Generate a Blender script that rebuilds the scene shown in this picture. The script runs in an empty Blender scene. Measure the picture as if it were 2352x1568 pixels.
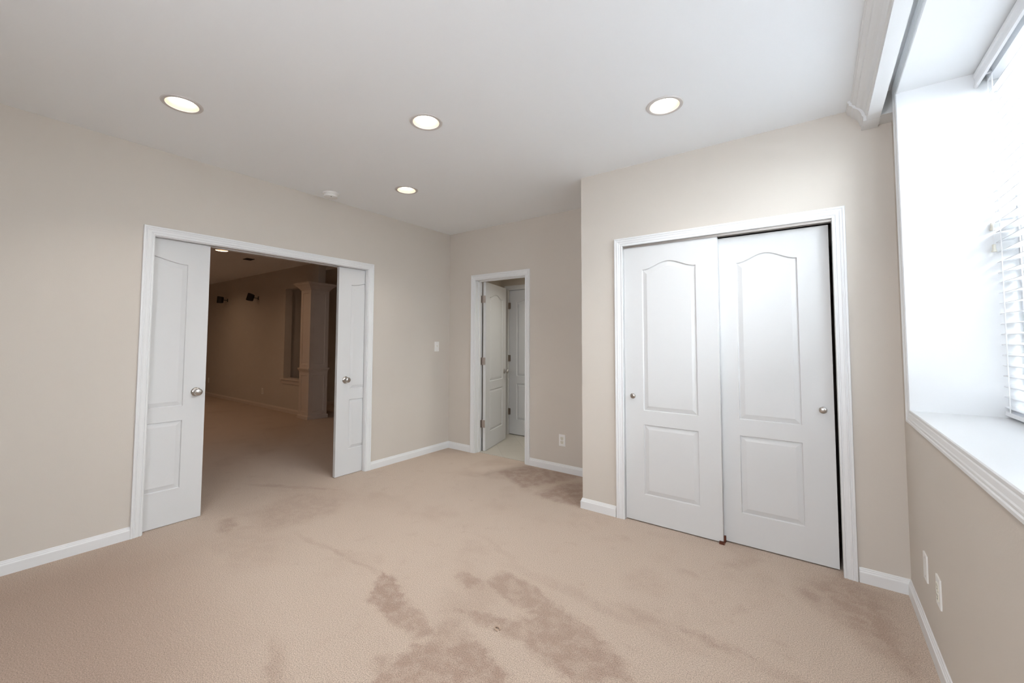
import bpy, bmesh, math, random
from mathutils import Vector, Matrix
random.seed(4)
PI = math.pi

# ------------------------------------------------------------------ camera
sc = bpy.context.scene
COL = sc.collection
cam_data = bpy.data.cameras.new('camera')
cam = bpy.data.objects.new('camera', cam_data)
COL.objects.link(cam)
cam_data.sensor_width = 36.0
cam_data.lens = 959.862 / 2352 * 36
cam_data.shift_x = 24.552 / 2352
cam_data.shift_y = -48.6215 / 2352
cam_data.clip_start = 0.02
yaw, pitch, roll = 0.6447, 0.0491, 0.0037
fw = Vector((-math.sin(yaw)*math.cos(pitch), math.cos(yaw)*math.cos(pitch), math.sin(pitch)))
r0 = Vector((math.cos(yaw), math.sin(yaw), 0)); u0 = r0.cross(fw)
rt = r0*math.cos(roll) + u0*math.sin(roll); up = u0*math.cos(roll) - r0*math.sin(roll)
m = Matrix((rt, up, -fw)).transposed().to_4x4()
m.translation = Vector((3.6686, -3.7953, 1.3175))
cam.matrix_world = m
sc.camera = cam

# ------------------------------------------------------------------ world, daylight, exposure
SKY = 48.0
world = bpy.data.worlds.new('overcast_sky'); sc.world = world
world.use_nodes = True
wn = world.node_tree.nodes; wl = world.node_tree.links
wn.clear()
wo = wn.new('ShaderNodeOutputWorld'); wb = wn.new('ShaderNodeBackground')
wb.inputs['Color'].default_value = (0.90, 0.96, 1.03, 1); wb.inputs['Strength'].default_value = SKY
wl.new(wb.outputs[0], wo.inputs[0])
pd = bpy.data.lights.new('window_portal', 'AREA'); pd.shape = 'RECTANGLE'
pd.size = 2.1; pd.size_y = 1.7
try: pd.cycles.is_portal = True
except Exception: pass
po = bpy.data.objects.new('window_portal', pd); COL.objects.link(po)
po.location = (4.60, -1.95, 1.78); po.rotation_euler = (0, PI/2, 0)
po.rotation_euler = (PI/2, 0, PI/2)
pd2 = bpy.data.lights.new('fill_window_portal', 'AREA'); pd2.shape = 'RECTANGLE'  # portal of the fill window added behind the camera
pd2.size = .6; pd2.size_y = 1.0; pd2.cycles.is_portal = True
po2 = bpy.data.objects.new('fill_window_portal', pd2); COL.objects.link(po2)
po2.location = (3.25, -5.34, 1.70); po2.rotation_euler = (PI/2, 0, 0)
sc.view_settings.view_transform = 'Standard'
sc.view_settings.look = 'None'
sc.view_settings.exposure = 0.24
sc.view_settings.gamma = 1.0
sc.view_settings.use_curve_mapping = False
sc.cycles.max_bounces = 10
sc.cycles.diffuse_bounces = 6
sc.cycles.adaptive_threshold = 0.02
sc.cycles.use_denoising = True
sc.cycles.sample_clamp_indirect = 8.0

# ------------------------------------------------------------------ key sizes
H = 2.653           # ceiling height
W = 4.035           # right wall plane
D = 0.704           # how far the closet stands out of the far wall
X1 = 2.159          # closet corner
YB = -5.2           # wall behind the camera
T = 0.12

# ------------------------------------------------------------------ materials
def new_mat(name):
    mt = bpy.data.materials.new(name); mt.use_nodes = True
    nt = mt.node_tree
    return mt, nt, nt.nodes['Principled BSDF']

def paint(name, col, rough=0.6, bump=0.0, scale=120, var=0.0, metal=0.0, spec=0.5):
    mt, nt, b = new_mat(name)
    b.inputs['Base Color'].default_value = (*col, 1)
    b.inputs['Roughness'].default_value = rough
    b.inputs['Metallic'].default_value = metal
    b.inputs['Specular IOR Level'].default_value = spec
    tc = nt.nodes.new('ShaderNodeTexCoord')
    no = nt.nodes.new('ShaderNodeTexNoise'); no.inputs['Scale'].default_value = scale
    no.inputs['Detail'].default_value = 3
    nt.links.new(tc.outputs['Object'], no.inputs['Vector'])
    if bump:
        bp = nt.nodes.new('ShaderNodeBump'); bp.inputs['Strength'].default_value = bump
        bp.inputs['Distance'].default_value = 0.002
        nt.links.new(no.outputs['Fac'], bp.inputs['Height'])
        nt.links.new(bp.outputs[0], b.inputs['Normal'])
    if var:
        n2 = nt.nodes.new('ShaderNodeTexNoise'); n2.inputs['Scale'].default_value = 1.3
        n2.inputs['Detail'].default_value = 2
        nt.links.new(tc.outputs['Object'], n2.inputs['Vector'])
        rp = nt.nodes.new('ShaderNodeMapRange')
        rp.inputs['From Min'].default_value = .3; rp.inputs['From Max'].default_value = .7
        rp.inputs['To Min'].default_value = 1-var; rp.inputs['To Max'].default_value = 1+var
        nt.links.new(n2.outputs['Fac'], rp.inputs['Value'])
        mx = nt.nodes.new('ShaderNodeVectorMath'); mx.operation = 'SCALE'
        mx.inputs[0].default_value = col
        nt.links.new(rp.outputs[0], mx.inputs['Scale'])
        nt.links.new(mx.outputs[0], b.inputs['Base Color'])
    return mt

M_WALL = paint('beige_wall_paint', (0.595, 0.545, 0.49), 0.75, 0.12, 160, 0.012, spec=0.3)
M_CEIL = paint('white_ceiling_paint', (0.87, 0.89, 0.91), 0.85, 0.10, 140, spec=0.2)
M_TRIM = paint('white_trim_paint', (0.75, 0.755, 0.76), 0.38, 0.05, 60)
M_DOOR = paint('white_door_paint', (0.655, 0.655, 0.655), 0.62, 0.10, 90, spec=0.28)
M_PLASTIC = paint('white_plastic', (0.80, 0.79, 0.77), 0.35)
M_IVORY = paint('ivory_plastic', (0.72, 0.69, 0.60), 0.4)
M_DARK = paint('black_plastic', (0.018, 0.016, 0.018), 0.5)
M_SLOT = paint('dark_slot', (0.03, 0.028, 0.025), 0.7)
M_NICKEL = paint('satin_nickel', (0.50, 0.47, 0.44), 0.28, 0, metal=1.0)
M_HINGE = paint('brushed_hinge_metal', (0.48, 0.42, 0.38), 0.42, 0, metal=1.0)
M_BROWN = paint('brown_guide_plastic', (0.10, 0.022, 0.008), 0.5)
M_BLIND = paint('white_blind_slat', (0.84, 0.85, 0.87), 0.4, 0.03, 40)
M_CORD = paint('white_cord', (0.82, 0.82, 0.82), 0.8)
M_VINYL = paint('white_vinyl', (0.80, 0.81, 0.83), 0.35)
M_WELL = paint('pale_well_liner', (0.84, 0.85, 0.86), 0.55, metal=0.0)
M_GRAVEL = paint('gravel', (0.84, 0.83, 0.81), 0.9, 0.8, 60, 0.1)
M_COLUMN = paint('column_paint', (0.66, 0.58, 0.52), 0.45, 0.05, 60)

def emis(name, col, strength):
    mt, nt, b = new_mat(name)
    b.inputs['Base Color'].default_value = (1, 1, 1, 1)
    b.inputs['Emission Color'].default_value = (*col, 1)
    b.inputs['Emission Strength'].default_value = strength
    return mt
M_BULB = emis('lamp_glow', (1.0, 0.90, 0.76), 5.0)
M_BULB2 = emis('lamp_glow_dim', (1.0, 0.80, 0.60), 3.0)
M_RING = paint('trim_ring_metal', (0.60, 0.57, 0.55), 0.45)
M_REFL = paint('reflector_white', (0.58, 0.49, 0.40), 0.30)

def glass_mat():
    mt = bpy.data.materials.new('window_glass'); mt.use_nodes = True
    nt = mt.node_tree; nt.nodes.clear()
    o = nt.nodes.new('ShaderNodeOutputMaterial')
    tr = nt.nodes.new('ShaderNodeBsdfTransparent'); tr.inputs[0].default_value = (0.95, 0.97, 0.97, 1)
    gl = nt.nodes.new('ShaderNodeBsdfGlossy'); gl.inputs['Roughness'].default_value = 0.02
    mx = nt.nodes.new('ShaderNodeMixShader'); mx.inputs[0].default_value = 0.06
    nt.links.new(tr.outputs[0], mx.inputs[1]); nt.links.new(gl.outputs[0], mx.inputs[2])
    nt.links.new(mx.outputs[0], o.inputs[0])
    return mt
M_GLASS = glass_mat()

def tile_mat():
    mt, nt, b = new_mat('cream_floor_tile')
    tc = nt.nodes.new('ShaderNodeTexCoord')
    mp = nt.nodes.new('ShaderNodeMapping'); mp.inputs['Rotation'].default_value = (0, 0, PI/4)
    nt.links.new(tc.outputs['Object'], mp.inputs['Vector'])
    br = nt.nodes.new('ShaderNodeTexBrick'); br.offset = 0.0
    br.inputs['Scale'].default_value = 1.0
    br.inputs['Brick Width'].default_value = 0.305; br.inputs['Row Height'].default_value = 0.305
    br.inputs['Mortar Size'].default_value = 0.003; br.inputs['Mortar Smooth'].default_value = 0.2
    br.inputs['Color1'].default_value = (0.50, 0.465, 0.41, 1); br.inputs['Color2'].default_value = (0.475, 0.44, 0.385, 1)
    br.inputs['Mortar'].default_value = (0.42, 0.39, 0.34, 1)
    nt.links.new(mp.outputs[0], br.inputs['Vector'])
    nt.links.new(br.outputs['Color'], b.inputs['Base Color'])
    b.inputs['Roughness'].default_value = 0.45
    return mt
M_TILE = tile_mat()

# nap marks left in the carpet by the vacuum cleaner and by feet:
# (centre x, centre y, half length, half width, angle in degrees, strength, edge softness)
MARKS = [
    (1.25, -2.27, .42, .020, 2, .45, .8), (2.75, -1.78, .50, .035, -4, .30, .8),
    (3.24, -1.735, .20, .03, -2, .3, .6), (3.62, -1.76, .2, .03, 4, .35, .6),
    (1.02, -.55, .28, .08, 20, .40, .6), (1.55, -.62, .10, .045, -35, .4, .5),
    (-.10, -1.85, .42, .035, 28, .55, .5), (.45, -2.46, .09, .04, 60, .3, .6),
    (3.05, -1.20, .05, .03, 0, .3, .6), (2.9, -1.45, .08, .05, 30, .30, .6),
    (2.9, -2.55, .22, .03, -15, .4, .6), (2.0, -1.62, .2, .02, -20, .25, .8),
    (.3, -1.75, .55, .12, 15, .25, .7),
]
# brushed areas with straighter edges, plus painted shade and light falloff: (floor corners, strength, edge softness in metres)
POLYS = [
    ([(1.647, -2.242), (1.762, -2.227), (1.977, -2.341), (2.014, -2.476), (1.812, -2.447)], 0.95, 0.012),
    ([(1.828, -2.354), (1.966, -2.319), (2.216, -2.380), (2.259, -2.433), (2.222, -2.484), (2.011, -2.478)], 0.75, 0.015),
    ([(2.193, -1.814), (2.438, -1.836), (2.695, -1.940), (2.649, -2.091), (2.433, -2.041), (2.244, -2.048), (2.185, -1.951)], 0.75, 0.015),
    ([(2.187, -2.210), (2.271, -2.183), (2.548, -2.111), (2.636, -2.228), (2.477, -2.237), (2.242, -2.268)], 0.75, 0.018),
    ([(2.507, -2.083), (2.689, -1.928), (2.850, -1.984), (3.022, -2.074), (3.070, -2.143), (2.889, -2.280), (2.622, -2.238)], 0.8, 0.02),
    ([(2.006, -2.018), (2.026, -1.953), (2.188, -1.971), (2.231, -2.047), (2.137, -2.076)], 0.8, 0.015),
    ([(2.219, -2.303), (2.276, -2.285), (2.404, -2.323), (2.413, -2.383), (2.331, -2.474), (2.249, -2.441)], 0.6, 0.015),
    ([(2.242, -2.512), (2.450, -2.325), (2.658, -2.410), (2.751, -2.491), (2.322, -2.817), (2.263, -2.733), (2.242, -2.653)], 0.85, 0.015),
    ([(2.171, -2.656), (2.204, -2.624), (2.273, -2.630), (2.277, -2.699), (2.248, -2.722)], 0.6, 0.015),
    ([(3.078, -1.708), (3.189, -1.688), (3.428, -1.701), (3.435, -1.772), (3.277, -1.741), (3.135, -1.768)], 0.7, 0.015),
    ([(2.807, -1.728), (2.904, -1.673), (3.094, -1.705), (3.115, -1.783), (2.958, -1.775)], 0.45, 0.03),
    ([(1.062, -0.397), (1.203, -0.020), (1.825, 0.005), (1.755, -0.175), (1.546, -0.638)], 0.9, 0.04),  # nap streaks together with painted shade along the far wall
    ([(1.688, -0.703), (1.770, -0.278), (1.898, -0.146), (2.165, -0.698), (1.962, -0.732)], 0.95, 0.04),  # nap together with painted shade beside the closet
    ([(0.040, -1.884), (0.503, -1.722), (0.683, -1.904), (0.674, -2.127), (0.640, -2.454), (0.189, -2.328)], 0.45, 0.07),
    ([(0.490, -2.796), (0.383, -2.507), (0.782, -2.345), (1.106, -2.526), (1.021, -2.815)], 0.3, 0.12),
    ([(3.543, -0.966), (3.755, -0.660), (3.925, -0.825), (3.979, -1.338), (3.970, -1.460), (3.834, -1.448), (3.722, -1.193)], 0.8, 0.09),  # painted shade of the right corner below the window, mixed with nap
    ([(3.548, -1.008), (3.585, -0.944), (3.678, -0.996), (3.651, -1.160), (3.587, -1.082)], 0.7, 0.04),
    ([(3.183, -0.968), (3.298, -0.766), (3.381, -0.772), (3.290, -0.973)], 0.4, 0.03),
    ([(3.304, -1.416), (3.337, -1.353), (3.353, -1.371), (3.320, -1.434)], 0.5, 0.02),
    ([(-0.046, -3.961), (0.086, -3.038), (0.834, -2.735), (1.578, -3.083), (2.082, -3.183), (1.592, -3.863)], 0.85, 0.38),  # painted falloff of light over the near left floor
    ([(1.865, -2.982), (1.724, -2.876), (1.781, -2.866), (2.072, -2.979), (1.995, -3.037)], 0.6, 0.03),
    ([(0.155, -2.533), (0.172, -2.454), (0.335, -2.487), (0.446, -2.595), (0.326, -2.606)], 0.7, 0.03),
]

def carpet_mat(name, marks):
    mt, nt, b = new_mat(name)
    N = nt.nodes; L = nt.links
    def noise(scale, detail=2, rough=0.5, vec=None):
        n = N.new('ShaderNodeTexNoise'); n.inputs['Scale'].default_value = scale
        n.inputs['Detail'].default_value = detail; n.inputs['Roughness'].default_value = rough
        L.new(vec if vec else tc.outputs['Object'], n.inputs['Vector']); return n
    def math_(op, a, c=None, clamp=False):
        n = N.new('ShaderNodeMath'); n.operation = op; n.use_clamp = clamp
        for i, v in enumerate((a, c)):
            if v is None: continue
            if isinstance(v, (int, float)): n.inputs[i].default_value = v
            else: L.new(v, n.inputs[i])
        return n.outputs[0]
    tc = N.new('ShaderNodeTexCoord')
    # coordinates frayed by tufts and wobble
    def warp(scale, amp, src):
        n = noise(scale, 2, .6)
        s = N.new('ShaderNodeVectorMath'); s.operation = 'SUBTRACT'; L.new(n.outputs['Color'], s.inputs[0]); s.inputs[1].default_value = (.5, .5, .5)
        k = N.new('ShaderNodeVectorMath'); k.operation = 'SCALE'; L.new(s.outputs[0], k.inputs[0]); k.inputs['Scale'].default_value = amp
        a = N.new('ShaderNodeVectorMath'); a.operation = 'ADD'; L.new(src, a.inputs[0]); L.new(k.outputs[0], a.inputs[1])
        return a.outputs[0]
    vec = warp(5, .13, tc.outputs['Object']); vec = warp(90, .03, vec)
    total = None
    for (cx, cy, hl, hw, ang, st, soft) in marks:
        mp = N.new('ShaderNodeMapping'); mp.vector_type = 'TEXTURE'
        mp.inputs['Location'].default_value = (cx, cy, 0)
        mp.inputs['Rotation'].default_value = (0, 0, math.radians(ang))
        mp.inputs['Scale'].default_value = (hl, hw, 1)
        L.new(vec, mp.inputs['Vector'])
        ab = N.new('ShaderNodeVectorMath'); ab.operation = 'ABSOLUTE'; L.new(mp.outputs[0], ab.inputs[0])
        sp = N.new('ShaderNodeSeparateXYZ'); L.new(ab.outputs[0], sp.inputs[0])
        p = 3.0
        r_ = math_('POWER', math_('ADD', math_('POWER', sp.outputs[0], p), math_('POWER', sp.outputs[1], p)), 1/p)
        mr = N.new('ShaderNodeMapRange'); mr.interpolation_type = 'SMOOTHSTEP'
        mr.inputs['From Min'].default_value = 1+soft; mr.inputs['From Max'].default_value = 1-soft
        mr.inputs['To Max'].default_value = st
        L.new(r_, mr.inputs['Value'])
        total = mr.outputs[0] if total is None else math_('MAXIMUM', total, mr.outputs[0])
    dvec = warp(14, .08, warp(75, .04, tc.outputs['Object']))
    wide = None
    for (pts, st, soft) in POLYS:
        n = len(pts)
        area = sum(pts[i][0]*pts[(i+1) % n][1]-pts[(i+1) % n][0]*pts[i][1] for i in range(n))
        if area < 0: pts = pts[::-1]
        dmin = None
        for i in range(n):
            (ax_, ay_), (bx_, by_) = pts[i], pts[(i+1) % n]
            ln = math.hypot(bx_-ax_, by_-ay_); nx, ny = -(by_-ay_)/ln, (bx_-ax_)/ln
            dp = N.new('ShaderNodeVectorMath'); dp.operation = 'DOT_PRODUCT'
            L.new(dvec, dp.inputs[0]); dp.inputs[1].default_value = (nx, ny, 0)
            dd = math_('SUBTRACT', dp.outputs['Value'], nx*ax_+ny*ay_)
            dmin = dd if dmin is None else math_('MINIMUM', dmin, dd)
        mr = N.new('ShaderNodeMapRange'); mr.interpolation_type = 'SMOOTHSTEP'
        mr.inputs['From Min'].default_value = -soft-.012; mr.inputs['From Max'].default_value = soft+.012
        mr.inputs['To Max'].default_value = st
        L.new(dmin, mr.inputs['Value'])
        if soft >= .2: wide = mr.outputs[0]; continue  # the painted light falloff stays free of mottling
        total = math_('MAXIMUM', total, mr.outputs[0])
    mo = noise(13, 3, .65)
    mm = N.new('ShaderNodeMapRange'); mm.interpolation_type = 'SMOOTHSTEP'
    mm.inputs['From Min'].default_value = .36; mm.inputs['From Max'].default_value = .60
    mm.inputs['To Min'].default_value = .55; mm.inputs['To Max'].default_value = 1.0
    L.new(mo.outputs['Fac'], mm.inputs['Value'])
    total = math_('MULTIPLY', total, mm.outputs[0])
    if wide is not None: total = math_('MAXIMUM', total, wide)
    # broad patchiness of the pile
    broad = noise(1.7, 4, .62)
    br = N.new('ShaderNodeMapRange'); br.interpolation_type = 'SMOOTHSTEP'
    br.inputs['From Min'].default_value = .52; br.inputs['From Max'].default_value = .70; br.inputs['To Max'].default_value = .30
    L.new(broad.outputs['Fac'], br.inputs['Value'])
    blot = noise(7.5, 4, .6)
    bl = N.new('ShaderNodeMapRange'); bl.interpolation_type = 'SMOOTHSTEP'
    bl.inputs['From Min'].default_value = .56; bl.inputs['From Max'].default_value = .76; bl.inputs['To Max'].default_value = .30
    L.new(blot.outputs['Fac'], bl.inputs['Value'])
    fac = math_('MAXIMUM', br.outputs[0], bl.outputs[0])
    if total is not None: fac = math_('MAXIMUM', fac, total)
    mix = N.new('ShaderNodeMix'); mix.data_type = 'RGBA'
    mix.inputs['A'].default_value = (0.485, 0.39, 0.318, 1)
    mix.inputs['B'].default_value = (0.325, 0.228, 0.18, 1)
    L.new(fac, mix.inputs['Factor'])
    # tuft speckle
    t1 = noise(210, 2, .7); t2 = noise(420, 1, .5)
    tw = math_('ADD', math_('MULTIPLY', t1.outputs['Fac'], .7), math_('MULTIPLY', t2.outputs['Fac'], .3))
    sr = N.new('ShaderNodeMapRange'); sr.inputs['From Min'].default_value = .32; sr.inputs['From Max'].default_value = .68
    sr.inputs['To Min'].default_value = .50; sr.inputs['To Max'].default_value = 1.48
    L.new(tw, sr.inputs['Value'])
    sc_ = N.new('ShaderNodeVectorMath'); sc_.operation = 'SCALE'
    L.new(mix.outputs['Result'], sc_.inputs[0]); L.new(sr.outputs[0], sc_.inputs['Scale'])
    L.new(sc_.outputs[0], b.inputs['Base Color'])
    b.inputs['Roughness'].default_value = 1.0
    b.inputs['Specular IOR Level'].default_value = 0.05
    b.inputs['Sheen Weight'].default_value = 0.25
    b.inputs['Sheen Roughness'].default_value = 0.6
    b.inputs['Sheen Tint'].default_value = (0.9, 0.8, 0.7, 1)
    bp = N.new('ShaderNodeBump'); bp.inputs['Strength'].default_value = 0.55; bp.inputs['Distance'].default_value = 0.006
    L.new(tw, bp.inputs['Height']); L.new(bp.outputs[0], b.inputs['Normal'])
    return mt
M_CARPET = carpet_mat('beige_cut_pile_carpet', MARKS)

# ------------------------------------------------------------------ helpers
def link(name, bm, mat, parent=None, smooth=False):
    bmesh.ops.remove_doubles(bm, verts=bm.verts, dist=1e-6)
    bmesh.ops.recalc_face_normals(bm, faces=bm.faces)
    me = bpy.data.meshes.new(name); bm.to_mesh(me); bm.free()
    me.materials.append(mat)
    if smooth:
        for p in me.polygons: p.use_smooth = True
        try: me.set_sharp_from_angle(angle=math.radians(35))
        except Exception: pass
    o = bpy.data.objects.new(name, me); COL.objects.link(o)
    if parent: o.parent = parent
    return o

def struct(name, bm, mat, label=None, smooth=False):
    o = link(name, bm, mat, None, smooth); o['kind'] = 'structure'
    if label: o['label'] = label
    return o

def tag(o, label, cat, group=None, kind=None):
    o['label'] = label; o['category'] = cat
    if group: o['group'] = group
    if kind: o['kind'] = kind
    return o

def empty(name, loc=(0, 0, 0), rotz=0.0):
    o = bpy.data.objects.new(name, None); COL.objects.link(o)
    o.empty_display_size = 0.05
    o.location = loc; o.rotation_euler = (0, 0, rotz)
    return o

def box(bm, x0, x1, y0, y1, z0, z1, bev=0.0):
    r = bmesh.ops.create_cube(bm, size=1.0)
    vs = r['verts']
    for v in vs:
        v.co = Vector(((x0+x1)/2 + v.co.x*(x1-x0), (y0+y1)/2 + v.co.y*(y1-y0), (z0+z1)/2 + v.co.z*(z1-z0)))
    if bev:
        es = list({e for v in vs for e in v.link_edges})
        bmesh.ops.bevel(bm, geom=es, offset=bev, segments=2, profile=0.7, affect='EDGES')
    return vs

def boxes(*bs):
    bm = bmesh.new()
    for b in bs: box(bm, *b)
    return bm

def lathe(bm, prof, seg=40, mat=None, close=False):
    """prof: (radius, height) pairs turned about local z; mat places the result"""
    mat = mat or Matrix()
    rings = []
    for r, h in prof:
        if r < 1e-6:
            rings.append([bm.verts.new(mat @ Vector((0, 0, h)))])
        else:
            rings.append([bm.verts.new(mat @ Vector((r*math.cos(2*PI*k/seg), r*math.sin(2*PI*k/seg), h))) for k in range(seg)])
    pairs = list(zip(rings, rings[1:])) + ([(rings[-1], rings[0])] if close else [])
    for a, c in pairs:
        for k in range(seg):
            k2 = (k+1) % seg
            f = [a[k % len(a)], a[k2 % len(a)], c[k2 % len(c)], c[k % len(c)]]
            f = list(dict.fromkeys(f))
            if len(f) >= 3:
                try: bm.faces.new(f)
                except ValueError: pass
    return bm

def tube(bm, pts, r, seg=8):
    pts = [Vector(p) for p in pts]
    rings = []
    for i, p in enumerate(pts):
        d = (pts[min(i+1, len(pts)-1)] - pts[max(i-1, 0)]).normalized()
        a = d.orthogonal().normalized() if i == 0 else (a - d*a.dot(d)).normalized()
        b = d.cross(a)
        rr = r[i] if isinstance(r, (list, tuple)) else r
        rings.append([bm.verts.new(p + (a*math.cos(2*PI*k/seg) + b*math.sin(2*PI*k/seg))*rr) for k in range(seg)])
    for q, w in zip(rings, rings[1:]):
        for k in range(seg):
            bm.faces.new((q[k], q[(k+1) % seg], w[(k+1) % seg], w[k]))
    bm.faces.new(rings[0]); bm.faces.new(rings[-1])
    return bm

def skin_rings(bm, rings, closed_ring=True, caps=True, closed_path=False):
    vr = [[bm.verts.new(p) for p in r] for r in rings]
    prs = list(zip(vr, vr[1:])) + ([(vr[-1], vr[0])] if closed_path else [])
    n = len(vr[0])
    for a, c in prs:
        for k in range(n if closed_ring else n-1):
            k2 = (k+1) % n
            bm.faces.new((a[k], a[k2], c[k2], c[k]))
    if caps and not closed_path:
        bm.faces.new(vr[0]); bm.faces.new(vr[-1])
    return bm

CASING = [(0, -.004), (0, .008), (.003, .0115), (.010, .0115), (.012, .0085), (.016, .0085), (.019, .0115), (.034, .0135),
          (.038, .016), (.042, .016), (.044, .0135), (.048, .0135), (.051, .017), (.060, .017), (.062, .014), (.062, -.004)]

def casing_bm(org, uax, nax, u0, u1, z0, z1, closed=False, prof=CASING, wscale=1.0):
    """mitred moulding round an opening; org + u*uax + z*Z on the wall plane, thickness along nax"""
    org, uax, nax = Vector(org), Vector(uax), Vector(nax)
    def P(u, z, t): return org + uax*u + Vector((0, 0, z)) + nax*t
    rings = []
    for (su, sz, uu, zz) in [(-1, 0, u0, z0), (-1, 1, u0, z1), (1, 1, u1, z1), (1, 0, u1, z0)]:
        if closed and sz == 0: sz = -1
        rings.append([P(uu + su*w*wscale, zz + sz*w*wscale, t) for w, t in prof])
    bm = bmesh.new()
    skin_rings(bm, rings, closed_path=closed)
    return bm

BASE = [(-.003, 0), (.0135, 0), (.0135, .054), (.0125, .058), (.0095, .061), (.0085, .067), (.006, .070), (.005, .0765), (.003, .079), (-.003, .079)]

def baseboard_bm(bm, path, side=1, prof=BASE):
    """path of floor points along the wall face; boards grow to the left of the path (side=1)"""
    pts = [Vector((p[0], p[1], 0)) for p in path]
    rings = []
    for i, p in enumerate(pts):
        ds = []
        if i > 0: ds.append((pts[i]-pts[i-1]).normalized())
        if i < len(pts)-1: ds.append((pts[i+1]-pts[i]).normalized())
        ns = [Vector((-d.y, d.x, 0))*side for d in ds]
        if len(ns) == 2:
            nrm = (ns[0]+ns[1]); nrm = nrm / nrm.dot(ns[0])
        else: nrm = ns[0]
        rings.append([p + nrm*t + Vector((0, 0, z)) for t, z in prof])
    skin_rings(bm, rings)
    return bm

def panel_face(bm, w, h, panels, y, sgn=1, nseg=24, groove=.011, back=.002, g1=.006, g2=.034):
    """one moulded face in the x-z plane at depth y (outward = -y*sgn); panels = (x0,x1,z0,z1,arch height)"""
    def V(x, z, d=0): return bm.verts.new((x, y + d*sgn, z))
    def quad(a, b, c, d):
        bm.faces.new((a, b, c, d))
    ps = sorted(panels, key=lambda p: p[2])
    x0, x1 = ps[0][0], ps[0][1]
    zs = [0] + [z for p in ps for z in (p[2], p[3])] + [h]
    # stiles
    for (a, b) in ((0, x0), (x1, w)):
        for za, zb in zip(zs, zs[1:]):
            quad(V(a, za), V(b, za), V(b, zb), V(a, zb))
    quad(V(x0, 0), V(x1, 0), V(x1, ps[0][2]), V(x0, ps[0][2]))
    for i, p in enumerate(ps):
        ztop = ps[i+1][2] if i+1 < len(ps) else h
        px0, px1, pz0, pz1, ar = p
        def top(t, ins=0): return pz1 + ar*0.5*(1-math.cos(2*PI*t))*(1 - ins*2) - ins
        # rail above the panel
        for k in range(nseg):
            ta, tb = k/nseg, (k+1)/nseg
            xa, xb = px0+(px1-px0)*ta, px0+(px1-px0)*tb
            quad(V(xa, top(ta)), V(xb, top(tb)), V(xb, ztop), V(xa, ztop))
        rings = []
        for ins, dep in ((0, 0), (.0015, groove*.55), (g1*.6, groove), (g1, groove), (g1+.003, groove*.85), (g2, back), (g2+.002, back)):
            xa, xb = px0+ins, px1-ins
            ring = [(xa, pz0+ins), (xb, pz0+ins)] + [(xb+(xa-xb)*k/nseg, top(1-k/nseg, ins)) for k in range(nseg+1)]
            rings.append([(x, y+dep*sgn, z) for x, z in ring])
        vr = [[bm.verts.new(q) for q in r] for r in rings]
        n = len(vr[0])
        for a, c in zip(vr, vr[1:]):
            for k in range(n):
                bm.faces.new((a[k], a[(k+1) % n], c[(k+1) % n], c[k]))
        # centre field as vertical strips
        last = rings[-1]
        za = last[0][2]
        tops = list(reversed(last[2:]))
        for k in range(nseg):
            a, c = tops[k], tops[k+1]
            bm.faces.new([bm.verts.new(q) for q in ((a[0], a[1], za), (c[0], c[1], za), c, a)])

def door_leaf_bm(w, h, th, margin, z_lo=(.205, .708), z_hi=(.812, 1.850), arch=.052):
    bm = bmesh.new()
    ps = [(margin, w-margin, z_lo[0], z_lo[1], 0.0), (margin, w-margin, z_hi[0], z_hi[1], arch)]
    panel_face(bm, w, h, ps, 0.0, 1)
    panel_face(bm, w, h, ps, th, -1)
    for f in (((0, 0, 0), (0, th, 0), (0, th, h), (0, 0, h)), ((w, 0, 0), (w, th, 0), (w, th, h), (w, 0, h)),
              ((0, 0, 0), (w, 0, 0), (w, th, 0), (0, th, 0)), ((0, 0, h), (w, 0, h), (w, th, h), (0, th, h))):
        bm.faces.new([bm.verts.new(q) for q in f])
    return bm

def knob_bm(scale=1.0, rose=.033, ball=.027, reach=.062):
    bm = bmesh.new()
    lathe(bm, [(0, 0), (rose, 0), (rose, .004), (rose*.93, .008), (rose*.70, .012), (rose*.42, .015), (rose*.36, .022), (rose*.36, reach*.50),
               (ball*.62, reach*.56), (ball*.90, reach*.64), (ball, reach*.75), (ball*.98, reach*.84), (ball*.85, reach*.93), (ball*.55, reach*.985), (0, reach)], 36)
    return bm

# ------------------------------------------------------------------ floor and ceiling
struct('floor', boxes((-9.0, -.06, YB, 2.6, -.12, 0), (-.06, X1+.12, YB, .06, -.12, 0), (X1+.12, W+.05, YB, .06, -.12, 0)), M_CARPET, 'beige cut pile carpet with vacuum marks and painted shade')
struct('floor', boxes((-.06, 2.0, .06, 1.3, -.12, .004)), M_TILE, 'cream tiled floor beyond the narrow open door')

LIGHTS = [(.826, -3.040), (1.797, -2.080), (.797, -1.385), (3.018, -1.397)]
LIGHT_O = (-3.385, -1.365)
LIGHTS_HID = [(3.018, -3.040), (-3.385, -3.4), (-6.2, -1.365), (-6.2, -3.4), (-1.4, -1.0)]  # first completes the main room's grid; the others are added fill lights
R_HOLE = .082
bm = bmesh.new()
def loop(pts):
    vs = [bm.verts.new(p) for p in pts]
    return [bm.edges.new((vs[i], vs[(i+1) % len(vs)])) for i in range(len(vs))]
es = loop([(-9.0, YB-.12, H), (W+.02, YB-.12, H), (W+.02, 2.6, H), (-9.0, 2.6, H)])
for cx, cy in LIGHTS + [LIGHT_O] + LIGHTS_HID:
    es += loop([(cx+R_HOLE*math.cos(2*PI*k/40), cy+R_HOLE*math.sin(2*PI*k/40), H) for k in range(40)])
bmesh.ops.triangle_fill(bm, use_beauty=True, use_dissolve=False, edges=es, normal=(0, 0, -1))
box(bm, -9.1, W+.6, YB-.12, 2.7, H+.16, H+.22)
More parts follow.
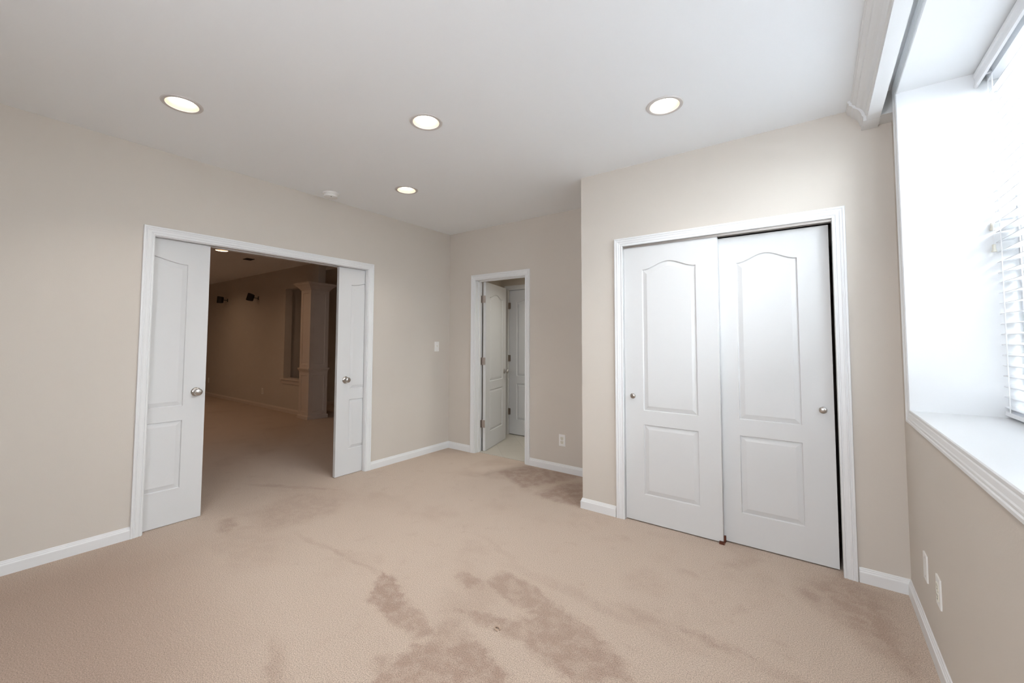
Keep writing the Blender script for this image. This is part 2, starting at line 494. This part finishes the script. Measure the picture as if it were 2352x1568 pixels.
struct('ceiling', bm, M_CEIL, 'white painted ceiling')

# ------------------------------------------------------------------ walls
HT = H + .16
OY0, OY1, OZ = -2.94, -1.205, 2.040       # pocket door opening
# left wall: solid ends, hollow where the doors slide in
struct('wall_left', boxes((-.125, 0, YB, OY0-.92, 0, HT), (-.125, 0, OY1+.92, 0, 0, HT), (-.125, 0, OY0-.92, OY1+.92, OZ+.03, HT),
       (-.036, 0, OY0-.92, OY0-.018, 0, OZ+.03), (-.125, -.089, OY0-.92, OY0-.018, 0, OZ+.03),
       (-.036, 0, OY1+.018, OY1+.92, 0, OZ+.03), (-.125, -.089, OY1+.018, OY1+.92, 0, OZ+.03),
       (-.125, 0, .12, 2.6, 0, HT)), M_WALL, 'beige wall with the wide pocket door opening')
DX0, DX1, DZ = .434, 1.136, 2.036          # narrow door opening in the far wall
struct('wall_far', boxes((-.125, DX0-.018, 0, T, 0, HT), (DX1+.018, W+.06, 0, T, 0, HT), (DX0-.018, DX1+.018, 0, T, DZ+.018, HT)),
       M_WALL, 'beige far wall with the narrow doorway')
CX0, CX1, CZ = 2.503, 3.760, 2.040         # closet opening
struct('wall_closet', boxes((X1, CX0-.015, -D, -D+T, 0, HT), (CX1+.015, W, -D, -D+T, 0, HT), (CX0-.015, CX1+.015, -D, -D+T, CZ+.015, HT),
       (X1, X1+T, -D+T, 0, 0, HT)), M_WALL, 'beige closet wall standing out into the room')
WY0, WY1, WZ0, WZ1 = -2.95, -.950, .985, 2.574   # window recess
XO = 4.47
struct('wall_right', boxes((W, XO, YB, WY0, 0, HT), (W, XO, WY1, .12, 0, HT), (W, XO, WY0, WY1, 0, WZ0-.02), (W, XO, WY0, WY1, WZ1+.02, HT)),
       M_WALL, 'beige wall under and beside the deep window recess')
BX0, BX1, BZ0, BZ1 = 3.02, 3.50, 1.25, 2.16  # opening cut for the added fill window
struct('wall_back', boxes((-9.1, BX0, YB-.12, YB, 0, HT), (BX1, W+.45, YB-.12, YB, 0, HT), (BX0, BX1, YB-.12, YB, 0, BZ0), (BX0, BX1, YB-.12, YB, BZ1, HT)), M_WALL, 'beige wall behind the viewer')

# the room beyond the pocket doors
struct('wall_recreation_room', boxes((-9.1, -9.0, YB, 2.7, 0, HT), (-9.0, -4.230, 0, .13, 0, HT), (-4.230, -3.10, 0, .13, 0, .590),
       (-4.230, -3.10, 0, .13, 2.272, HT), (-4.40, -4.275, .13, 2.7, 0, HT), (-4.40, .0, 2.6, 2.7, 0, HT),
       (-4.275, -.125, .13, 2.6, 2.53, HT)), M_WALL, 'dim beige wall seen through the pocket door opening')
# small room behind the narrow door
struct('wall_bathroom', boxes((.0, .025, .12, 1.04, 0, HT), (.0, .155, 1.04, 1.14, 0, HT), (.155, 1.0, 1.04, 1.14, 2.052, HT),
       (.155, 1.0, 1.09, 1.14, 0, 2.06), (1.0, 1.9, 1.04, 1.14, 0, HT), (1.9, 2.0, .12, 1.14, 0, HT)), M_WALL, 'beige wall of the small tiled room')

# ------------------------------------------------------------------ baseboards
def bb(name, *paths, mat=M_TRIM):
    bm = bmesh.new()
    for p in paths: baseboard_bm(bm, p)
    return struct(name, bm, mat)
bb('baseboard_left', [(0, OY0-.067), (0, YB)], [(DX0-.067, 0), (0, 0), (0, OY1+.067)])
bb('baseboard_far', [(X1, 0), (DX1+.067, 0)])
bb('baseboard_closet', [(CX0-.067, -D), (X1, -D), (X1, -.0135)])
bb('baseboard_right', [(W, YB), (W, -D), (CX1+.067, -D)])
bb('baseboard_recreation_room', [(-3.39, 0), (-9.0, 0)], [(-4.275, 2.6), (-4.275, .13)], mat=M_COLUMN)

# ------------------------------------------------------------------ door frames
struct('trim_1', casing_bm((0, 0, 0), (0, 1, 0), (1, 0, 0), OY0-.005, OY1+.005, 0, OZ+.004), M_TRIM, 'white casing round the pocket door opening')
bm = bmesh.new()
for xa, xb in ((-.038, 0), (-.125, -.087)):
    box(bm, xa, xb, OY0-.018, OY0, 0, OZ+.02); box(bm, xa, xb, OY1, OY1+.018, 0, OZ+.02)
    box(bm, xa, xb, OY0, OY1, OZ, OZ+.02)
box(bm, -.066, -.058, OY0, OY1, OZ+.028, OZ+.030)
struct('trim_2', bm, M_TRIM, 'white split jamb of the pocket doors')
struct('trim_3', casing_bm((-.125, 0, 0), (0, 1, 0), (-1, 0, 0), OY0-.005, OY1+.005, 0, OZ+.004), M_TRIM)
struct('trim_4', casing_bm((0, 0, 0), (1, 0, 0), (0, -1, 0), DX0-.005, DX1+.005, 0, DZ+.004), M_TRIM, 'white casing round the narrow doorway')
bm = boxes((DX0-.018, DX0, -.001, T+.001, 0, DZ+.018), (DX1, DX1+.018, -.001, T+.001, 0, DZ+.018), (DX0, DX1, -.001, T+.001, DZ, DZ+.018),
           (DX0, DX0+.011, .045, .080, 0, DZ), (DX1-.011, DX1, .045, .080, 0, DZ), (DX0, DX1, .045, .080, DZ-.011, DZ))
struct('trim_5', bm, M_TRIM, 'white jamb and stop of the narrow doorway')
struct('trim_6', casing_bm((0, -D, 0), (1, 0, 0), (0, -1, 0), CX0, CX1, 0, CZ), M_TRIM, 'white casing round the sliding closet doors')
bm = boxes((CX0-.015, CX0, -D-.001, -D+T, 0, CZ+.015), (CX1, CX1+.015, -D-.001, -D+T, 0, CZ+.015), (CX0, CX1, -D-.001, -D+T, CZ, CZ+.015))
struct('trim_7', bm, M_TRIM, 'white jamb of the closet opening')
# aluminium track above the closet doors
tr = link('door_track', boxes((CX0, CX1, -D+.010, -D+.014, CZ-.014, CZ), (CX0, CX1, -D+.014, -D+.105, CZ-.004, CZ), (CX0, CX1, -D+.058, -D+.061, CZ-.012, CZ-.004)), M_NICKEL)
tag(tr, 'metal sliding track above the closet doors', 'track')

# ------------------------------------------------------------------ pocket doors
def hung_door(name, org, xax, w, h, th, margin, knobs, label, **kw):
    """root empty at the door foot; local x runs along the door, local -y is the seen face"""
    ang = math.atan2(xax[1], xax[0])
    root = empty(name, org, ang); root['kind'] = 'structure'; root['label'] = label
    link('door_leaf', door_leaf_bm(w, h, th, margin, **kw), M_DOOR, root)
    for (kx, kz, kind) in knobs:
        if kind == 'round':
            k = link('door_knob', knob_bm(), M_NICKEL, root, True); k.location = (kx, 0, kz); k.rotation_euler = (PI/2, 0, 0)
            k2 = link('door_knob', knob_bm(), M_NICKEL, root, True); k2.location = (kx, th, kz); k2.rotation_euler = (-PI/2, 0, 0)
        elif kind == 'half':
            k = link('door_knob', knob_bm(), M_NICKEL, root, True); k.location = (kx, 0, kz); k.rotation_euler = (PI/2, 0, 0)
        else:
            bm = bmesh.new()
            lathe(bm, [(0, 0), (.010, 0), (.010, .006), (.014, .010), (.0185, .014), (.0195, .018), (.018, .022), (.012, .0255), (.006, .0265), (0, .0265)], 32)
            k = link('door_knob', bm, M_NICKEL, root, True); k.location = (kx, 0, kz); k.rotation_euler = (PI/2, 0, 0)
    return root
PW = .872
# seen face looks towards +x, so local x runs along +y
hung_door('door_1', (-.045, -2.592-PW, .004), (0, 1), PW, 2.034, .035, .138, [(PW-.059, .926, 'round')],
          'white arched panel pocket door, half slid out at the left of the opening', z_lo=(.245, .728), z_hi=(.832, 1.868))
hung_door('door_2', (-.045, -1.500, .004), (0, 1), PW, 2.034, .035, .138, [(.090, .926, 'round')],
          'white arched panel pocket door, partly slid out at the right of the opening', z_lo=(.245, .728), z_hi=(.832, 1.868))

# closet sliding doors
hung_door('door_3', (2.506, -.685, .008), (1, 0), .645, 2.020, .034, .137, [(.064, .905, 'pull')],
          'white arched panel sliding closet door on the left, in front of the other', z_lo=(.197, .700), z_hi=(.802, 1.843))
hung_door('door_4', (3.098, -.640, .008), (1, 0), .647, 2.012, .034, .157, [(.594, .907, 'pull')],
          'white arched panel sliding closet door on the right, with a dark gap at its edge', z_lo=(.199, .698), z_hi=(.802, 1.834))
g = link('door_guide', boxes((3.130, 3.153, -.700, -.690, 0, .017), (3.130, 3.160, -.705, -.655, 0, .004), (3.152, 3.163, -.662, -.648, .004, .042)), M_BROWN)
tag(g, 'small dark red brown floor guide under the meeting edges of the closet doors', 'door guide')

# the open narrow door (swung back into the tiled room)
HX, HY = .486, .128
ax, ay = -.270, .963
LW = .688
d5 = hung_door('door_5', (HX, HY, .008), (ax, ay), LW, 2.024, .035, .125, [(LW-.062, .905, 'round')],
               'white arched panel door standing open in the narrow doorway')
# local -y must look towards +x: local x = (ax, ay) -> local -y = (ay, -ax) . good
def hinge(parent, x, y, z, rot, flip=1):
    bm = bmesh.new()
    box(bm, .003, .036, -.0012, .0012, -.044, .044, .0005)
    box(bm, -.036, -.003, -.0012, .0012, -.044, .044, .0005)
    tube(bm, [(0, -.002, -.046), (0, -.002, .046)], .0055, 10)
    o = link('hinge', bm, M_HINGE, parent)
    o.location = (x, y, z); o.rotation_euler = (0, 0, rot)
    return o
bpy.context.view_layer.update()
inv5 = d5.matrix_world.inverted()
for z in (.325, 1.072, 1.822):
    bm = bmesh.new()
    box(bm, .4342, .4362, .088, .121, z-.044, z+.044, .0006)
    tube(bm, [(.4425, .1235, z-.046), (.4425, .1235, z+.046)], .0058, 10)
    vs = [(.4440, .1175), (.4455, .1120), (.4835, .1225), (.4820, .1270)]
    skin_rings(bm, [[(x, y-.002, zz) for x, y in vs] for zz in (z-.044, z+.044)])
    box(bm, .4355, .4430, .1180, .1205, z-.044, z+.044)
    bm.transform(inv5); link('hinge', bm, M_HINGE, d5)

# closed door in the wall of the tiled room
d6 = hung_door('door_6', (.169, 1.052, .014), (1, 0), .711, 2.022, .035, .128, [(.65, .91, 'half')],
               'white arched panel door, shut, in the small tiled room')
struct('trim_8', casing_bm((0, 1.04, 0), (1, 0, 0), (0, -1, 0), .160, .890, 0, 2.042), M_TRIM, 'white casing round the shut door of the tiled room')
for z in (.325, 1.073, 1.818):
    hinge(d6, -.005, -.012, z-.014, 0.0)
bm = boxes((.155, .166, 1.039, 1.09, 0, 2.052), (.884, .895, 1.039, 1.09, 0, 2.052), (.166, .884, 1.039, 1.09, 2.040, 2.052))
struct('trim_9', bm, M_TRIM)
struct('wall_bathroom', boxes((.895, 1.0, 1.04, 1.09, 0, 2.052)), M_WALL)

# ------------------------------------------------------------------ window recess, frames, blind
struct('trim_10', casing_bm((W, 0, 0), (0, 1, 0), (-1, 0, 0), WY0+.003, WY1-.003, WZ0+.003, WZ1-.003, closed=True, wscale=1.06), M_TRIM, 'white casing framing the window recess')
bm = boxes((W-.002, XO, WY1-.002, WY1+.016, WZ0-.02, WZ1+.02), (W-.002, XO, WY0-.016, WY0+.002, WZ0-.02, WZ1+.02),
           (W-.002, XO, WY0+.002, WY1-.002, WZ0-.02, WZ0), (W-.002, XO, WY0+.002, WY1-.002, WZ1, WZ1+.02))
struct('trim_11', bm, M_TRIM, 'white boards lining the deep window recess')

def window_unit(n, y0, y1):
    root = empty('window_%d' % n, (4.43, (y0+y1)/2, WZ0)); root['kind'] = 'structure'
    root['label'] = 'white vinyl double hung window unit behind the blind'
    inv = Matrix.Translation(-Vector(root.location))
    def add(name, bm, mat):
        bm.transform(inv); return link(name, bm, mat, root)
    f = .045; zm = 1.84
    add('window_frame', boxes((4.398, XO, y0, y0+f, WZ0, WZ1), (4.398, XO, y1-f, y1, WZ0, WZ1), (4.398, XO, y0+f, y1-f, WZ0, WZ0+f), (4.398, XO, y0+f, y1-f, WZ1-f, WZ1)), M_VINYL)
    s = .040
    for nm, xa, za, zb in (('lower_sash', 4.410, WZ0+f, zm+.02), ('upper_sash', 4.438, zm-.02, WZ1-f)):
        xb = xa+.026; a, b = y0+f, y1-f
        add(nm, boxes((xa, xb, a, a+s, za, zb), (xa, xb, b-s, b, za, zb), (xa, xb, a+s, b-s, za, za+s), (xa, xb, a+s, b-s, zb-s, zb)), M_VINYL)
        add('pane', boxes((xa+.011, xa+.015, a+s, b-s, za+s, zb-s)), M_GLASS)
window_unit(1, -1.95, WY1-.002)
window_unit(2, WY0+.002, -1.952)

struct('added_window_trim', boxes((BX0-.07, BX1+.07, YB, YB+.018, BZ1, BZ1+.07), (BX0-.07, BX1+.07, YB, YB+.018, BZ0-.07, BZ0), (BX0-.07, BX0, YB, YB+.018, BZ0, BZ1), (BX1, BX1+.07, YB, YB+.018, BZ0, BZ1)), M_TRIM)  # casing of the added fill window
w3 = empty('window_3', ((BX0+BX1)/2, YB-.06, BZ0)); w3['kind'] = 'structure'  # unseen window, added to light the room from behind the camera
bm = boxes((BX0, BX1, YB-.10, YB-.04, BZ0, BZ0+.03), (BX0, BX1, YB-.10, YB-.04, BZ1-.03, BZ1), (BX0, BX0+.03, YB-.10, YB-.04, BZ0+.03, BZ1-.03), (BX1-.03, BX1, YB-.10, YB-.04, BZ0+.03, BZ1-.03))
bm.transform(Matrix.Translation(-Vector(w3.location))); link('window_frame', bm, M_VINYL, w3)
bl = empty('window_blind', (4.355, -1.95, WZ0))
tag(bl, 'white horizontal slat blind hanging in the window recess', 'blind')
def badd(name, bm, mat, smooth=False):
    bm.transform(Matrix.Translation(-Vector(bl.location))); return link(name, bm, mat, bl, smooth)
BY0, BY1 = WY0+.012, WY1-.010
bm = bmesh.new()
vp = [(4.300, 2.500), (4.291, 2.503), (4.289, 2.512), (4.293, 2.520), (4.293, 2.545), (4.289, 2.553), (4.289, 2.566), (4.294, 2.568), (4.300, 2.566)]
skin_rings(bm, [[(x, y, z) for x, z in vp] for y in (BY0, BY1+.004)])
v_ = badd('valance', bm, M_BLIND)
bm = boxes((4.330, 4.385, BY0, BY1, 2.568-.002, 2.570), (4.330, 4.332, BY0, BY1, 2.520, 2.568), (4.383, 4.385, BY0, BY1, 2.520, 2.568),
           (4.332, 4.383, BY0, BY1, 2.520, 2.523))
badd('headrail', bm, M_BLIND)
for yy in (-1.02, -1.60, -2.30, -2.88):
    bm = bmesh.new(); box(bm, 4.300, 4.330, yy-.008, yy+.008, 2.530, 2.540); box(bm, 4.299, 4.303, yy-.012, yy+.012, 2.518, 2.552)
    badd('valance_clip', bm, M_VINYL)
bm = bmesh.new()
NS = 32; Z0S = 1.028; PITCH = .0460
TILT = math.radians(9)
for i in range(NS):
    zc = Z0S + PITCH*i + .008
    prof = []
    for k in range(7):
        s = -1 + 2*k/6
        prof.append((s*.025, .0016*(1-s*s)))
    up_ = [(4.356 + a*math.cos(TILT), zc + a*math.sin(TILT) + c + .0014) for a, c in prof]
    dn_ = [(4.356 + a*math.cos(TILT), zc + a*math.sin(TILT) + c - .0014) for a, c in reversed(prof)]
    skin_rings(bm, [[(x, y, z) for x, z in up_+dn_] for y in (BY0, BY1)])
badd('slats', bm, M_BLIND, True)
badd('bottom_rail', boxes((4.331, 4.381, BY0, BY1, WZ0+.012, WZ0+.030)), M_BLIND)
for yy in (-1.035, -1.95, -2.865):
    bm = bmesh.new()
    for xx in (4.3285, 4.3835):
        tube(bm, [(xx, yy-.004, WZ0+.03), (xx, yy-.004, 2.52)], .0011, 6)
        tube(bm, [(xx, yy+.004, WZ0+.03), (xx, yy+.004, 2.52)], .0011, 6)
    for i in range(NS):
        zc = Z0S + PITCH*i + .005
        tube(bm, [(4.3285, yy, zc-.002), (4.3835, yy, zc+.004)], .0006, 4)
    badd('ladder_cord', bm, M_CORD)
for (yy, zt) in ((-.962, 1.842), (-.972, 1.742)):
    bm = bmesh.new(); tube(bm, [(4.322, yy, zt+.02), (4.324, yy-.004, 2.2), (4.330, yy-.01, 2.53)], .0011, 6)
    c_ = badd('lift_cord', bm, M_CORD)
    bm = bmesh.new(); lathe(bm, [(0, .018), (.004, .018), (.0065, .016), (.0062, .008), (.0058, 0), (.0075, -.009), (.0092, -.013), (.0092, -.016), (0, -.016)], 16, Matrix.Translation((4.322, yy, zt)))
    badd('tassel', bm, M_IVORY, True)

# window well outside
bm = bmesh.new()
pts = []
for k in range(41):
    a = PI*k/40
    pts.append((XO + .02 + 1.0*math.sin(a), -1.95 + 1.35*math.cos(a)))
rings = []
for (x, y) in pts:
    ring = []
    for j in range(33):
        z = .45 + j*.0625
        o = .012*math.sin(j*PI/2)
        ring.append((x+o, y, z))
    rings.append(ring)
skin_rings(bm, rings, closed_ring=False, caps=False)
ww = link('window_well', bm, M_WELL, None, True)
tag(ww, 'corrugated grey liner of the well outside the window', 'window well')
struct('ground', boxes((XO, 7.5, -5.3, 1.5, .30, .50)), M_GRAVEL)

# pelmet along the ceiling above the window
pel = empty('window_cornice', (3.95, -.85, 2.52))
tag(pel, 'white moulded cornice box under the ceiling in front of the window', 'cornice')
def padd(name, bm, mat=M_TRIM):
    bm.transform(Matrix.Translation(-Vector(pel.location))); return link(name, bm, mat, pel)
def crown(off):
    # from ceiling down to the bottom front edge (x, z)
    return [(3.857-off, H), (3.857-off, H-.012), (3.862-off, H-.016), (3.862-off, H-.026), (3.869-off, H-.031), (3.876-off, H-.036), (3.879-off, H-.046),
            (3.885-off, H-.050), (3.895-off, H-.058), (3.905-off, H-.070), (3.912-off, H-.086), (3.915-off, H-.102), (3.921-off, H-.108), (3.921-off, 2.520)]
bm = bmesh.new()
cr = crown(0) + [(3.976, 2.520), (3.976, H)]
skin_rings(bm, [[(x, y, z) for x, z in cr] for y in (-5.1, -.838)])
padd('cornice_board', bm)
bm = bmesh.new()
cr = crown(.013) + [(3.978, 2.507+.012), (3.978, H)]
skin_rings(bm, [[(x, y, z) for x, z in cr] for y in (-.8375, -D-.0005)])
padd('end_block', bm)
bm = boxes((3.978, W, -.833, -D-.0005, 2.545, H), (3.978, W, -.835, -D-.0005, 2.532, 2.545))
padd('return_board', bm)

# ------------------------------------------------------------------ recessed ceiling lights
def lamp_light(root, power, col, z, r=.045, spread=112):
    ld = bpy.data.lights.new('lamp_light', 'AREA'); ld.shape = 'DISK'; ld.size = 2*r
    ld.energy = power; ld.color = col; ld.spread = math.radians(spread)
    lo = bpy.data.objects.new('lamp_light', ld); COL.objects.link(lo); lo.parent = root; lo.location = (0, 0, z)

def downlight(cx, cy, label, bulb_mat, group, power=3.0, col=(1.0, .93, .85), spread=112):
    root = empty('recessed_light', (cx, cy, H)); tag(root, label, 'ceiling light', group)
    bm = bmesh.new()
    lathe(bm, [(.079, .004), (.079, -.004), (.084, -.0065), (.096, -.005), (.100, 0), (.100, .0005), (.084, .0005)], 56, close=True)
    link('trim_ring', bm, M_RING, root, True)
    bm = bmesh.new()
    lathe(bm, [(.0788, 0), (.074, .030), (.066, .060), (.060, .078), (.060, .10), (0, .10), (0, .104), (.064, .104), (.064, .078), (.081, .002)], 56)
    link('reflector', bm, M_REFL, root, True)
    bm = bmesh.new()
    lathe(bm, [(0, .018), (.025, .019), (.046, .022), (.055, .030), (.056, .042), (.048, .066), (.030, .088), (.018, .098), (0, .098)], 40)
    link('bulb', bm, bulb_mat, root, True)
    lamp_light(root, power, col, .016, spread=spread)
    return root
downlight(*LIGHTS[0], 'lit recessed ceiling light, leftmost, above the pocket doors', M_BULB, 'recessed ceiling lights')
downlight(*LIGHTS[1], 'lit recessed ceiling light in the middle of the ceiling', M_BULB, 'recessed ceiling lights')
downlight(*LIGHTS[2], 'lit recessed ceiling light beside the smoke detector, smallest in view', M_BULB, 'recessed ceiling lights')
downlight(*LIGHTS[3], 'lit recessed ceiling light in front of the closet wall, rightmost', M_BULB, 'recessed ceiling lights')
downlight(*LIGHT_O, 'lit recessed ceiling light in the dim room beyond the pocket doors', M_BULB2, 'recessed ceiling lights', 5.0, (1.0, .66, .42), 160)
downlight(*LIGHTS_HID[0], 'recessed ceiling light above the viewer, outside the picture', M_BULB, 'recessed ceiling lights')
for q_, nm_ in zip(LIGHTS_HID[1:], ('nearest the pocket doors', 'over the speakers', 'in its far corner', 'just behind the pocket door header')):  # unseen downlights added to brighten the dim room
    downlight(*q_, 'added recessed fill light for the dim room, unseen, ' + nm_, M_BULB2, 'recessed ceiling lights', 1.5 if 'header' in nm_ else 4.4, (1.0, .66, .42), 160)
bt = empty('added_bath_light', (1.25, .58, H)); tag(bt, 'added round fill light for the small tiled room, unseen', 'ceiling light')
bm = bmesh.new(); lathe(bm, [(0, 0), (.14, 0), (.14, -.02), (.12, -.02), (0, -.02)], 32); link('added_bath_light_pan', bm, M_PLASTIC, bt)
bm = bmesh.new(); lathe(bm, [(0, -.02), (.12, -.02), (.11, -.05), (.07, -.075), (0, -.085)], 32); link('added_bath_light_shade', bm, M_BULB2, bt, True)
lamp_light(bt, 5.6, (1.0, 1.0, .90), -.09, .10)  # unseen lamp, added to brighten the open door leaf

# smoke detector
sd = empty('smoke_detector', (.175, -1.738, H)); tag(sd, 'round white smoke detector on the ceiling near the left wall', 'smoke detector')
bm = bmesh.new(); lathe(bm, [(0, 0), (.070, 0), (.070, -.010), (.067, -.013), (0, -.013)], 40); link('mounting_plate', bm, M_PLASTIC, sd, True)
bm = bmesh.new(); lathe(bm, [(0, -.013), (.062, -.013), (.062, -.020), (.058, -.022), (.058, -.026), (.061, -.028), (.060, -.037), (.050, -.042), (0, -.042)], 40); link('detector_cap', bm, M_PLASTIC, sd, True)
bm = bmesh.new(); lathe(bm, [(0, -.0425), (.006, -.0425), (.006, -.0405), (0, -.0405)], 12, Matrix.Translation((.038, -.018, 0))); link('test_button', bm, M_SLOT, sd)

# ------------------------------------------------------------------ plates
def plate_root(name, loc, rotz, label, cat, group=None):
    """local -y faces the room"""
    r = empty(name, loc, rotz); tag(r, label, cat, group)
    bm = bmesh.new(); box(bm, -.036, .036, -.0055, .0005, -.058, .058, .0025); link('cover_plate', bm, M_PLASTIC, r)
    return r
def screws(r, zs):
    for z in zs:
        bm = bmesh.new(); lathe(bm, [(0, 0), (.003, 0), (.003, .0012), (0, .0015)], 12)
        s = link('screw', bm, M_NICKEL, r); s.location = (0, -.0055, z); s.rotation_euler = (PI/2, 0, 0)
def outlet(name, loc, rotz, label):
    r = plate_root(name, loc, rotz, label, 'outlet')
    for z in (.0195, -.0195):
        bm = bmesh.new(); box(bm, -.0165, .0165, -.0075, -.005, z-.0145, z+.0145, .003)
        f = link('receptacle', bm, M_IVORY, r)
        bm = boxes((-.0085, -.0065, -.0079, -.0070, z-.001, z+.008), (.0060, .0080, -.0079, -.0070, z, z+.007), (-.0028, .0028, -.0079, -.0070, z-.0105, z-.0055))
        link('slots', bm, M_SLOT, f)
    screws(r, (0,))
    return r
outlet('wall_outlet', (1.592, 0, .316), 0, 'white double outlet on the far wall between doorway and closet')
outlet('wall_outlet', (W, -1.385, .330), -PI/2, 'white double outlet under the window, nearer of the two plates')
r = plate_root('blank_plate', (W, -1.135, .322), -PI/2, 'blank white cover plate under the window near the corner', 'wall plate'); screws(r, (.041, -.041))
outlet('wall_outlet', (-5.05, 0, .315), 0, 'outlet low on the dim wall, left of the column')
outlet('wall_outlet', (-7.86, 0, .36), 0, 'outlet low on the dim wall beside the open pocket door edge')
r = plate_root('light_switch', (0, -.2175, 1.246), PI/2, 'white light switch on the left wall near the corner', 'light switch')
bm = bmesh.new(); box(bm, -.0165, .0165, -.0068, -.005, -.033, .033, .0012); tp = link('switch_frame', bm, M_PLASTIC, r)
bm = bmesh.new(); box(bm, -.005, .005, -.0150, -.006, -.002, .014, .002); link('toggle', bm, M_IVORY, tp)
screws(r, (.046, -.046))

# ------------------------------------------------------------------ column in the other room
colr = empty('column', (-3.2275, .025, 0)); tag(colr, 'square panelled column with a moulded cap in the dim room', 'column')
hx, hy = .1575, .165
def four_faces(name, z0, z1, panels):
    bm = bmesh.new()
    for i, (w, dpt) in enumerate(((2*hx, hy), (2*hy, hx), (2*hx, hy), (2*hy, hx))):
        t = bmesh.new()
        panel_face(t, w, z1-z0, [(.062, w-.062, a, b, 0) for a, b in panels], 0, 1, nseg=1, groove=.011, back=.010, g1=.012, g2=.018)
        t.transform(Matrix.Rotation(i*PI/2, 4, 'Z') @ Matrix.Translation((-w/2, -dpt, z0)))
        me = bpy.data.meshes.new('tmp'); t.to_mesh(me); t.free(); bm.from_mesh(me); bpy.data.meshes.remove(me)
    return link(name, bm, M_COLUMN, colr)
four_faces('lower_shaft', 0, .80, [(.120, .728)])
four_faces('upper_shaft', .80, 2.20, [(.115, 1.312)])
def flare(name, prof):
    bm = bmesh.new()
    rings = [[(sx*(hx+o), sy*(hy+o), z) for sx, sy in ((-1, -1), (1, -1), (1, 1), (-1, 1))] for o, z in prof]
    skin_rings(bm, rings); return link(name, bm, M_COLUMN, colr)
flare('base', [(.016, 0), (.016, .050), (.010, .062), (.001, .064)])
flare('middle_band', [(.001, .788), (.008, .790), (.010, .812), (.018, .818), (.024, .838), (.024, .848), (.001, .850)])
flare('cap', [(.001, 2.165), (.010, 2.170), (.012, 2.182), (.020, 2.190), (.032, 2.205), (.052, 2.228), (.072, 2.246), (.084, 2.254), (.088, 2.268), (.100, 2.271), (.100, 2.284), (.0, 2.284)])
# sill of the pass-through beside the column
bm = boxes((-4.30, -3.386, -.035, .140, .590, .616), (-4.26, -3.386, -.016, 0, .525, .590), (-4.26, -3.386, -.022, 0, .560, .575))
struct('trim_12', bm, M_COLUMN, 'sill of the opening in the dim wall')

# wall speakers
def speaker(loc, yaw_, tilt_, label):
    r = empty('wall_speaker', loc); tag(r, label, 'speaker', 'wall speakers in the dim room')
    bm = bmesh.new(); box(bm, -.022, .022, -.008, 0, -.045, .045, .003); link('wall_bracket', bm, M_DARK, r)
    bm = bmesh.new(); tube(bm, [(0, -.006, 0), (-.02, -.045, 0), (-.045, -.075, .004), (-.06, -.10, .006)], [.010, .008, .008, .012], 10); link('arm', bm, M_DARK, r, True)
    bm = bmesh.new()
    # tapering cabinet: wide grille end, narrow back
    fr = [(-.062, -.095), (.062, -.095), (.062, .095), (-.062, .095)]
    bk = [(-.045, -.078), (.045, -.078), (.045, .078), (-.045, .078)]
    skin_rings(bm, [[(x, -.085, z) for x, z in fr], [(x, -.02, z) for x, z in fr], [(x, .055, z) for x, z in bk]])
    bmesh.ops.bevel(bm, geom=list(bm.edges), offset=.006, segments=2, affect='EDGES')
    c = link('cabinet', bm, M_DARK, r)
    bm = bmesh.new(); box(bm, -.054, .054, -.090, -.084, -.087, .087, .002); link('grille', bm, M_SLOT, c)
    c.location = (-.075, -.155, .008); c.rotation_euler = (tilt_, 0, yaw_)
    r.scale = (.74, .74, .80)
    return r
speaker((-5.36, 0, 2.165), math.radians(-50), math.radians(-18), 'small black speaker tilted down, on the dim wall nearer the column')
speaker((-6.90, 0, 2.205), math.radians(-60), math.radians(-4), 'small black speaker on the dim wall nearer the pocket door, level')
# ceiling vent in the other room
vt = empty('ceiling_vent', (-3.79, -.83, H)); tag(vt, 'small dark ceiling vent in the room beyond the pocket doors', 'vent')
link('vent_frame', boxes((-.08, .08, -.06, -.05, -.008, 0), (-.08, .08, .05, .06, -.008, 0), (-.08, -.07, -.05, .05, -.008, 0), (.07, .08, -.05, .05, -.008, 0)), M_SLOT, vt)
link('louvres', boxes(*[(-.07, .07, -.045+.018*i, -.035+.018*i, -.006, -.001) for i in range(5)]), M_SLOT, vt)

# a pulled loop of yarn standing out of the carpet
bm = bmesh.new()
tube(bm, [(2.470+.013*math.cos(a), -2.222+.011*math.sin(a), .002+.005*math.sin(a*.5)) for a in [k*.42 for k in range(14)]] , .0035, 8)
M_YARN = paint('carpet_yarn', (0.42, 0.31, 0.24), 0.95)
tag(link('yarn_loop', bm, M_YARN, None, True), 'tiny curled loop of beige yarn pulled up from the carpet', 'yarn')
